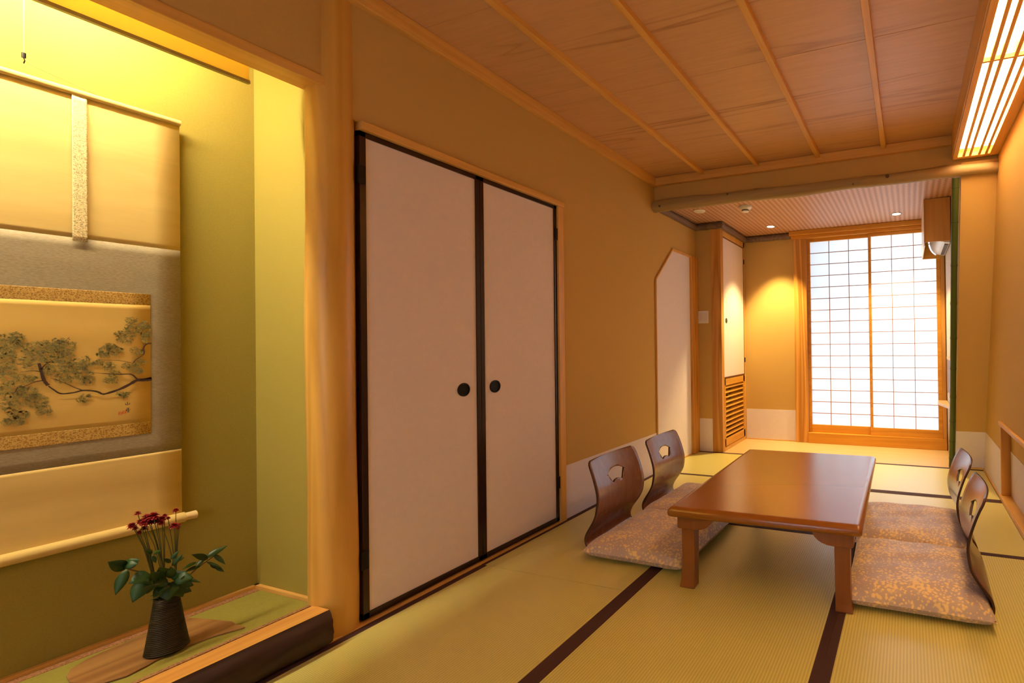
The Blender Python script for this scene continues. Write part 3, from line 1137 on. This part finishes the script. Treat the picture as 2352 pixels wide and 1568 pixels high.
# ------------------------------------------------------------------ floor chairs
PROF = [(.400, .010), (.20, .009), (.06, .009), (.024, .012), (.006, .024), (.0, .045), (.004, .075), (.014, .10), (.040, .15), (.055, .20),
        (.0615, .25), (.057, .29), (.046, .33), (.034, .365), (.020, .40), (.008, .425), (.001, .440), (-.001, .445)]


def half_w(i):
    x, z = PROF[i]
    if i <= 4:
        return (.232, .236, .222, .208, .201)[i]
    tab = [(.024, .200), (.10, .203), (.17, .213), (.22, .216), (.28, .211), (.35, .209), (.41, .206), (.432, .202), (.440, .194), (.445, .182)]
    for (a, wa), (b, wb) in zip(tab, tab[1:]):
        if z <= b:
            k = (z - a) / (b - a)
            return wa + (wb - wa) * max(0, k)
    return tab[-1][1]


def catmull(P, n):
    out = []
    for i in range(len(P) - 1):
        a = P[max(i - 1, 0)]; b = P[i]; c = P[i + 1]; d = P[min(i + 2, len(P) - 1)]
        for k in range(n):
            t_ = k / n
            out.append(tuple(.5 * ((2 * b[j]) + (c[j] - a[j]) * t_ + (2 * a[j] - 5 * b[j] + 4 * c[j] - d[j]) * t_ * t_ +
                                   (-a[j] + 3 * b[j] - 3 * c[j] + d[j]) * t_ ** 3) for j in range(len(b))))
    out.append(tuple(P[-1]))
    return out


def make_chair():
    t_ = empty('floor_chair', (0, 0, 0), 'x', 'floor chair')
    rows_ = catmull([(PROF[i][0], PROF[i][1], half_w(i)) for i in range(len(PROF))], 3)
    seat, back = BM(), BM()
    nv = 24
    # backrest, concave; the fan shaped hole is cut afterwards
    start = 9
    def surf(bm, rr):
        V = []
        for (x, z, hw_) in rr:
            V.append([])
            for i in range(nv + 1):
                s = -1 + 2 * i / nv
                cv = .024 * min(1, max(0, (z - .06) / .12)) * s * s
                V[-1].append(bm.verts.new((x + cv, s * hw_, z)))
        for a, b in zip(V, V[1:]):
            for i in range(nv):
                bm.faces.new((a[i], a[i + 1], b[i + 1], b[i]))
    surf(seat, rows_[:start + 2])
    surf(back, rows_[start + 1:])
    so = obj('seat_shell', seat, [M_chair, M_edge], None, smooth=True)
    bo = obj('backrest', back, [M_chair, M_edge], None, smooth=True)
    for o_ in (so, bo):
        o_.parent = t_
        md = o_.modifiers.new('thickness', 'SOLIDIFY')
        md.thickness = .009
        md.offset = 0
        md.material_offset_rim = 1
    # cutter for the fan shaped grip hole
    cut = BM()
    pts = []
    zc, r0, r1, aa = .234, .078, .138, math.radians(32)
    for k in range(9):
        a = PI / 2 + aa - 2 * aa * k / 8
        pts.append((r1 * math.cos(a), zc + r1 * math.sin(a)))
    for k in range(5):
        a = PI / 2 - aa + 2 * aa * k / 4
        pts.append((r0 * math.cos(a), zc + r0 * math.sin(a)))
    prism(cut, pts, 'X', -.1, .2)
    co_ = obj('cutter', cut, M_edge)
    md = bo.modifiers.new('hole', 'BOOLEAN')
    md.operation = 'DIFFERENCE'
    md.object = co_
    md.solver = 'EXACT'
    dg = bpy.context.evaluated_depsgraph_get()
    dg.update()
    me = bpy.data.meshes.new_from_object(bo.evaluated_get(dg))
    bo.modifiers.clear()
    bo.data = me
    bpy.data.objects.remove(co_)
    return t_


def make_cushion():
    n = 36
    m = BM()
    top, bot = [], []
    A_, B_ = .268, .276

    def xy(u, v):
        return (A_ * u * (1 - .030 * (1 - v * v)), B_ * v * (1 - .030 * (1 - u * u)))
    for j in range(n + 1):
        v = -1 + 2 * j / n
        rt, rb = [], []
        for i in range(n + 1):
            u = -1 + 2 * i / n
            e = max(0, (1 - abs(u) ** 6)) ** .36 * max(0, (1 - abs(v) ** 6)) ** .36
            x, y = xy(u, v)
            wr = .0022 * math.sin(u * 9 + v * 3) * e + .0016 * math.sin(v * 13 - u * 4) * e
            zt_ = .027 + .050 * e + wr - .007 * math.exp(-(u * u + v * v) * 14)
            zb_ = .027 - .027 * min(1, e * 1.5)
            on = i in (0, n) or j in (0, n)
            a = m.verts.new((x, y, .027 if on else zt_))
            rt.append(a)
            rb.append(a if on else m.verts.new((x, y, max(.0, zb_))))
        top.append(rt); bot.append(rb)
    for j in range(n):
        for i in range(n):
            m.faces.new((top[j][i], top[j][i + 1], top[j + 1][i + 1], top[j + 1][i]))
            q = (bot[j][i], bot[j + 1][i], bot[j + 1][i + 1], bot[j][i + 1])
            try:
                m.faces.new(q)
            except ValueError:
                pass
    o_ = obj('floor_cushion', m, M_cush, None, smooth=True)
    m = BM()
    ed = []
    for s0, fx in ((-1, 0), (1, 1), (1, 2), (-1, 3)):
        pass
    for k in range(12):
        ed.append(xy(-1 + 2 * k / 12, -1))
    for k in range(12):
        ed.append(xy(1, -1 + 2 * k / 12))
    for k in range(12):
        ed.append(xy(1 - 2 * k / 12, 1))
    for k in range(12):
        ed.append(xy(-1, 1 - 2 * k / 12))
    ed.append(ed[0])
    tube(m, [(x, y, .027) for x, y in ed], .0022, 6, False)
    p = obj('seam', m, M_cush, None, smooth=True)
    p.parent = o_
    return o_


ch0 = make_chair()
cu0 = make_cushion()
plans = [((.388, 2.155, .0013), 0, (.722, 2.128), 'near left floor chair with fan shaped grip hole, back to the cream doors',
          'near left brown and gold patterned cushion partly behind the table leg'),
         ((.392, 2.675, .0013), 0, (.715, 2.650), 'far left floor chair, back to the white angled door',
          'far left patterned cushion mostly hidden by the table'),
         ((2.240, 2.090, .0013), 180, (1.962, 2.088), 'near right floor chair with dark curved back, nearest the right edge',
          'near right patterned cushion, closest to the viewer'),
         ((2.238, 2.590, .0013), 180, (1.950, 2.625), 'far right floor chair near the bamboo post',
          'far right patterned cushion behind the nearest right one')]
for i, (loc, rz, cl, l1, l2) in enumerate(plans):
    c = ch0 if i == 0 else copy_tree(ch0)
    c.location = loc
    c.rotation_euler.z = math.radians(rz + (0, 1.5, -2, 1)[i])
    tag(c, l1, 'floor chair', 'legless floor chairs around the table')
    u = cu0 if i == 0 else copy_tree(cu0)
    u.location = (cl[0], cl[1], .0165)
    u.rotation_euler.z = math.radians(rz + (-1, -1, 0, 1)[i])
    tag(u, l2, 'cushion', 'patterned cushions on the floor chairs')

# ------------------------------------------------------------------ log beam and bamboo
m = BM()
P, R_ = [], []
for i in range(41):
    t_ = i / 40
    P.append((.001 + (W - .002) * t_, Y1 - .006, 2.156 - .006 * t_ + .006 * math.sin(t_ * 9) * (1 - t_) + .003 * math.sin(t_ * 23)))
    R_.append(.047 - .012 * t_ + .0022 * math.sin(t_ * 17) + (.004 if i in (6, 14, 27, 35) else 0))
tube(m, P, R_, 28)
lg = obj('log_beam', m, M_log, None, smooth=True)
tag(lg, 'long peeled log beam across the room below the end wall', 'beam')
for (x, dz, r_) in ((.075, -.008, .009), (.20, .012, .010), (.36, .018, .005), (.66, .02, .006), (1.83, .006, .011), (1.60, -.02, .005)):
    m = BM()
    tube(m, [(x, Y1 - .006 - .042, 2.154 + dz), (x, Y1 - .006 - (.047 - .012 * x / W) - .0005, 2.154 + dz)], [r_ * 1.2, r_], 14)
    obj('knot', m, plain('knot', (.10, .055, .03), .7), lg)

bt, bb = Vector((2.262, lean_y(2.10) - .008, 2.115)), Vector((2.272, 4.130, 0.002))
t = BM()
P, R_ = [], []
nodes_ = [.08, .232, .40, .60, .82, 1.05, 1.30, 1.56, 1.84, 2.05]
n = 120
for i in range(n + 1):
    z = 2.11 * i / n
    p = bb.lerp(bt, z / 2.11)
    k = sum(math.exp(-((z - q) / .006) ** 2) for q in nodes_)
    seg_i = sum(1 for q in nodes_ if z > q)
    P.append(p + Vector((.0025 * (-1) ** seg_i * 0 + .002 * math.sin(z * 3), 0, 0)))
    R_.append(.0230 + .0020 * k)
tube(t, P, R_, 24)
ba = obj('bamboo_post', t, M_bamb, None, smooth=True)
tag(ba, 'slender dark green bamboo post standing at the edge of the window bay', 'bamboo post')
for q in nodes_:
    m = BM()
    c_ = bb.lerp(bt, q / 2.11) + Vector((.002 * math.sin(q * 3), 0, 0))
    dd = (bt - bb).normalized()
    tube(m, [c_ - dd * .0022, c_ + dd * .0022], .0246, 24)
    obj('node_ring', m, M_bambn, ba, smooth=True)

# ------------------------------------------------------------------ ceiling light along the right wall
FZ = 2.216
lf = empty('ceiling_light', (2.37, 1.7, FZ), 'long slatted wooden light box glowing along the top right', 'light')
FY0, FY1 = .10, Y1 - .035
m = boxes((2.240, 2.268, FY0, FY1, FZ, FZ + .022), (2.456, W - .001, FY0, FY1, FZ, FZ + .022),
          (2.268, 2.456, FY1 - .035, FY1, FZ, FZ + .022), (2.268, 2.456, FY0, FY0 + .035, FZ, FZ + .022))
obj('bottom_frame', m, M_trimY, lf, .002)
bx('side_board', M_trimY, (2.236, 2.246, FY0, FY1, FZ + .018, ZC), lf, .001)
bx('end_board', M_trimX, (2.246, W - .001, FY1 - .012, FY1, FZ + .022, ZC), lf)
for k, x in enumerate((2.296, 2.333, 2.386, 2.426)):
    bx('slat', M_trimY, (x, x + .0165, FY0 + .02, FY1 - .02, FZ + .003, FZ + .017), lf, .001)
for y in (1.12, 2.195):
    bx('cross_bar', M_trimX, (2.262, 2.46, y - .006, y + .006, FZ + .001, FZ + .02), lf, .001)
for a, b in ((.14, 1.06), (1.165, 2.150), (2.245, 3.245)):
    bx('light_diffuser', emit('fixture_glow', (1.0, .60, .27), 21), (2.262, 2.462, a, b, FZ + .045, FZ + .052), lf)

# ------------------------------------------------------------------ cabinet in the bay
cb_ = empty('built_in_cabinet', (.2, 4.4, 0), 'built in wooden cabinet with white upper door and louvred lower door', 'cabinet')
bx('corner_post', M_cedZ, (.163, XC, Y2 - .006, Y2 + .058, 0, 2.14), cb_, .003)
m = boxes((.10, XC - .004, 4.745, Y3, 0, 2.14), (.10, XC - .004, Y2 + .058, Y3, 2.075, 2.14), (.10, XC - .004, Y2 + .058, 4.745, .0, .035),
          (.05, .06, Y2 + .058, Y3, 0, 2.14))
obj('cabinet_frame', m, M_trimZ, cb_, .002)
ud = bx('upper_door', M_fus, (XC - .020, XC - .003, Y2 + .062, 4.736, .712, 2.066), cb_, .001)
m = boxes((XC - .02, XC, 4.734, 4.744, .700, 2.074), (XC - .02, XC, Y2 + .058, 4.744, 2.064, 2.074), (XC - .02, XC, Y2 + .058, 4.744, .700, .712))
obj('door_edge', m, plain('dark_brown_edge', (.13, .045, .02), .4), ud)
m = BM()
tube(m, [(XC - .006, 4.232, 1.262), (XC - .0015, 4.232, 1.262)], .026, 24)
obj('finger_pull', m, M_hole, ud, smooth=True)
for z in (.86, 1.92):
    bx('hinge', M_hole, (XC - .004, XC + .006, 4.740, 4.756, z - .025, z + .025), cb_)
ld = boxes((XC - .024, XC - .001, Y2 + .060, Y2 + .085, .04, .695), (XC - .024, XC - .001, 4.70, 4.742, .04, .695),
           (XC - .024, XC - .001, Y2 + .06, 4.742, .630, .695), (XC - .024, XC - .001, Y2 + .06, 4.742, .04, .115))
ld = obj('louvred_door', ld, M_cedY, cb_, .002)
m = BM()
for k in range(11):
    z = .130 + k * .0465
    prism(m, [(XC - .024, z + .022), (XC - .020, z + .028), (XC - .001, z + .010), (XC - .004, z + .004)], 'Y', Y2 + .08, 4.705)
obj('louvre_slats', m, M_cedY, ld)
m = BM()
tube(m, [(XC - .002, 4.20, .535), (XC + .012, 4.20, .535)], [.006, .009], 12)
obj('knob', m, M_hole, ld, smooth=True)

# switch plate
sw = bx('switch_plate', M_white, (.013, .131, Y2 - .008, Y2, 1.235, 1.355), None, .004)
tag(sw, 'square white light switch plate on the narrow wall', 'switch')
bx('switch_button', plain('ivory_switch', (.72, .68, .62), .4), (.028, .070, Y2 - .0105, Y2 - .007, 1.252, 1.338), sw, .001)
bx('switch_button', plain('ivory_switch', (.72, .68, .62), .4), (.074, .116, Y2 - .0105, Y2 - .007, 1.252, 1.338), sw, .001)

# ------------------------------------------------------------------ window
GX0, GXM, GX1 = .987, 1.593, 2.211
GZ0, GZ1 = .184, 2.085
m = boxes((.820, .955, Y3 - .035, Y3 + .07, 0, 2.16))
struct('trim_30', m, wood('cedar_figured', (.46, .19, .02), (.72, .36, .07), 'Z', 22, .4, .65, .5), 'wide figured wooden post left of the paper screens', .003)
struct('trim_31', boxes((2.248, 2.284, Y3 - .03, Y3 + .07, 0, 2.14)), M_cedZ, 'wooden post right of the paper screens', .003)
struct('trim_32', boxes((.955, 2.284, Y3 - .045, Y3 + .07, 0, .105)), M_cedX, 'deep wooden sill under the paper screens', .003)
struct('trim_33', boxes((.785, 2.284, Y3 - .085, Y3 + .07, 2.150, 2.196)), M_cedX, 'wooden head rail over the paper screens', .003)
struct('trim_34', boxes((.80, 2.284, Y3 - .055, Y3 + .07, 2.118, 2.150)), M_cedX, 'lower head rail over the paper screens', .003)


def screen(n, x0, x1, g0, g1, verts, y, label, botz=.105):
    m = boxes((x0, g0, y, y + .026, botz, 2.118), (g1, x1, y, y + .026, botz, 2.118),
              (g0, g1, y, y + .026, GZ1, 2.118), (g0, g1, y, y + .026, botz, GZ0))
    wdw = struct('window_%d' % n, m, M_cedX, label, .002)
    bx('paper_pane', M_shoji, (g0 - .003, g1 + .003, y + .016, y + .0168, GZ0 - .003, GZ1 + .003), wdw)
    m = BM()
    for x in verts:
        box(m, x - .0034, x + .0034, y + .007, y + .015, GZ0, GZ1)
    for k in range(1, 16):
        z = GZ0 + (GZ1 - GZ0) * k / 16
        box(m, g0, g1, y + .006, y + .014, z - .0032, z + .0032)
    obj('lattice', m, M_kumi, wdw)


screen(1, .957, 1.612, GX0, 1.578, (1.184, 1.384), Y3 + .004, 'left sliding paper screen with a fine lattice')
screen(2, 1.580, 2.248, 1.607, GX1, (1.804, 2.007), Y3 - .026, 'right sliding paper screen, brightest with daylight')

m = boxes((.5, .54, YB - .06, YB - .03, .45, 1.85), (1.96, 2.0, YB - .06, YB - .03, .45, 1.85), (1.235, 1.265, YB - .06, YB - .03, .49, 1.81),
          (.54, 1.96, YB - .06, YB - .03, .45, .49), (.54, 1.96, YB - .06, YB - .03, 1.81, 1.85))
w3 = struct('window_3', m, M_cedX, 'unseen paper window added behind the viewer for cool fill light')  # invented opening, out of view, added to let cool fill into the room
bx('paper_pane', M_shoji, (.53, 1.97, YB - .052, YB - .051, .48, 1.82), w3)

# ------------------------------------------------------------------ air conditioner and its cover
ZA = 1.815
cv = empty('conditioner_cover', (2.18, 4.4, ZA), 'wooden cover box high on the right of the window bay', 'cover box')
bx('side_panel', plain('pale_veneer', (.74, .55, .38), .4), (2.083, 2.091, 4.06, 4.74, ZA, ZC2 - .005), cv, .001)
bx('front_board', M_cedZ, (2.083, 2.283, 4.05, 4.062, 1.843, ZC2 - .005), cv, .001)
m = BM()
pts = [(2.091, ZA), (2.245, ZA), (2.255, ZA + .018)]
for k in range(9):
    a = PI / 2 * k / 8
    pts.append((2.235 - .095 * math.sin(a), ZA + .024 + .14 * (1 - math.cos(a))))
pts += [(2.138, ZC2 - .01), (2.091, ZC2 - .01)]
prism(m, pts, 'Y', 4.715, 4.735)
obj('back_panel', m, M_cedX, cv, .001)
m = BM()
pts = [(2.282, 1.835), (2.240, 1.842)]
for k in range(9):
    a = PI / 2 * k / 8
    pts.append((2.232 - .080 * math.sin(a), 1.846 + .13 * (1 - math.cos(a))))
pts += [(2.150, 2.14), (2.282, 2.14)]
prism(m, pts, 'Y', 4.10, 4.70)
ac = obj('air_conditioner', m, M_white, None, .002, True)
tag(ac, 'white rounded air conditioner showing below its wooden cover', 'air conditioner')
bx('air_outlet', M_grey, (2.245, 2.275, 4.16, 4.64, 1.832, 1.840), ac)

# shelf and niche frame by the bamboo
sh = BM()
prism(sh, [(2.284, 4.215), (2.284, 4.70), (2.205, 4.70), (2.195, 4.55)], 'Z', .455, .478)
tag(obj('wall_shelf', sh, M_floorw, None, .001), 'small light wooden shelf peeking out left of the bamboo', 'shelf')
nf = empty('wall_niche', (2.28, 4.4, .6), 'small dark framed niche above the little shelf beside the bamboo', 'niche')
m = boxes((2.279, 2.286, 4.17, 4.60, .868, .892), (2.279, 2.286, 4.585, 4.60, .56, .868))
obj('niche_frame', m, M_trimY, nf)
bx('dark_panel', wood('niche_panel', (.16, .07, .02), (.30, .14, .05), 'Z', 30, .4), (2.2815, 2.2852, 4.20, 4.585, .58, .868), nf)

# ------------------------------------------------------------------ ceiling devices of the bay
dz = ZC2
t = BM()
lathe(t, [(.052, dz), (.052, dz - .006), (.046, dz - .011), (.020, dz - .013), (.0, dz - .013)][::-1][1:], .238, 3.69, 32)
tag(obj('ceiling_disc', t, M_white, None, smooth=True), 'flat round white disc on the bay ceiling by the left wall', 'detector')
t = BM()
lathe(t, [(.055, dz), (.055, dz - .012), (.048, dz - .022), (.032, dz - .026), (.030, dz - .046), (.022, dz - .050)][::-1], .655, 3.715, 36)
sd = obj('smoke_detector', t, M_white, None, smooth=True)
tag(sd, 'white smoke detector hanging from the bay ceiling below the log', 'detector')
t = BM()
lathe(t, [(.0315, dz - .042), (.0315, dz - .032)], .655, 3.715, 36, False)
obj('vent_slot', t, M_grey, sd)
dlg = emit('downlight_glow', (1.0, .86, .62), 14)
for i, (x, y) in enumerate(((.665, 4.445), (1.862, 4.43))):
    d_ = empty('downlight', (x, y, dz), ('recessed downlight over the yellow wall left of the screens', 'recessed downlight above the right paper screen')[i],
               'downlight', 'downlights in the bay ceiling')
    m = BM()
    lathe(m, [(.047, dz), (.047, dz - .003), (.038, dz - .004), (.036, dz + .001)], x, y, 32, False)
    obj('ring', m, plain('downlight_ring', (.30, .24, .18), .4), d_, smooth=True)
    m = BM()
    lathe(m, [(.036, dz - .0012), (.0005, dz - .0012)], x, y, 32, False)
    obj('lamp_face', m, dlg, d_)
    light('downlight_beam', 'SPOT', (x, y, dz - .012), (150, 90)[i], (1.0, .70, .30), (0, 0, 0), spot_size=math.radians(78), spot_blend=.55,
          shadow_soft_size=.03).parent = None
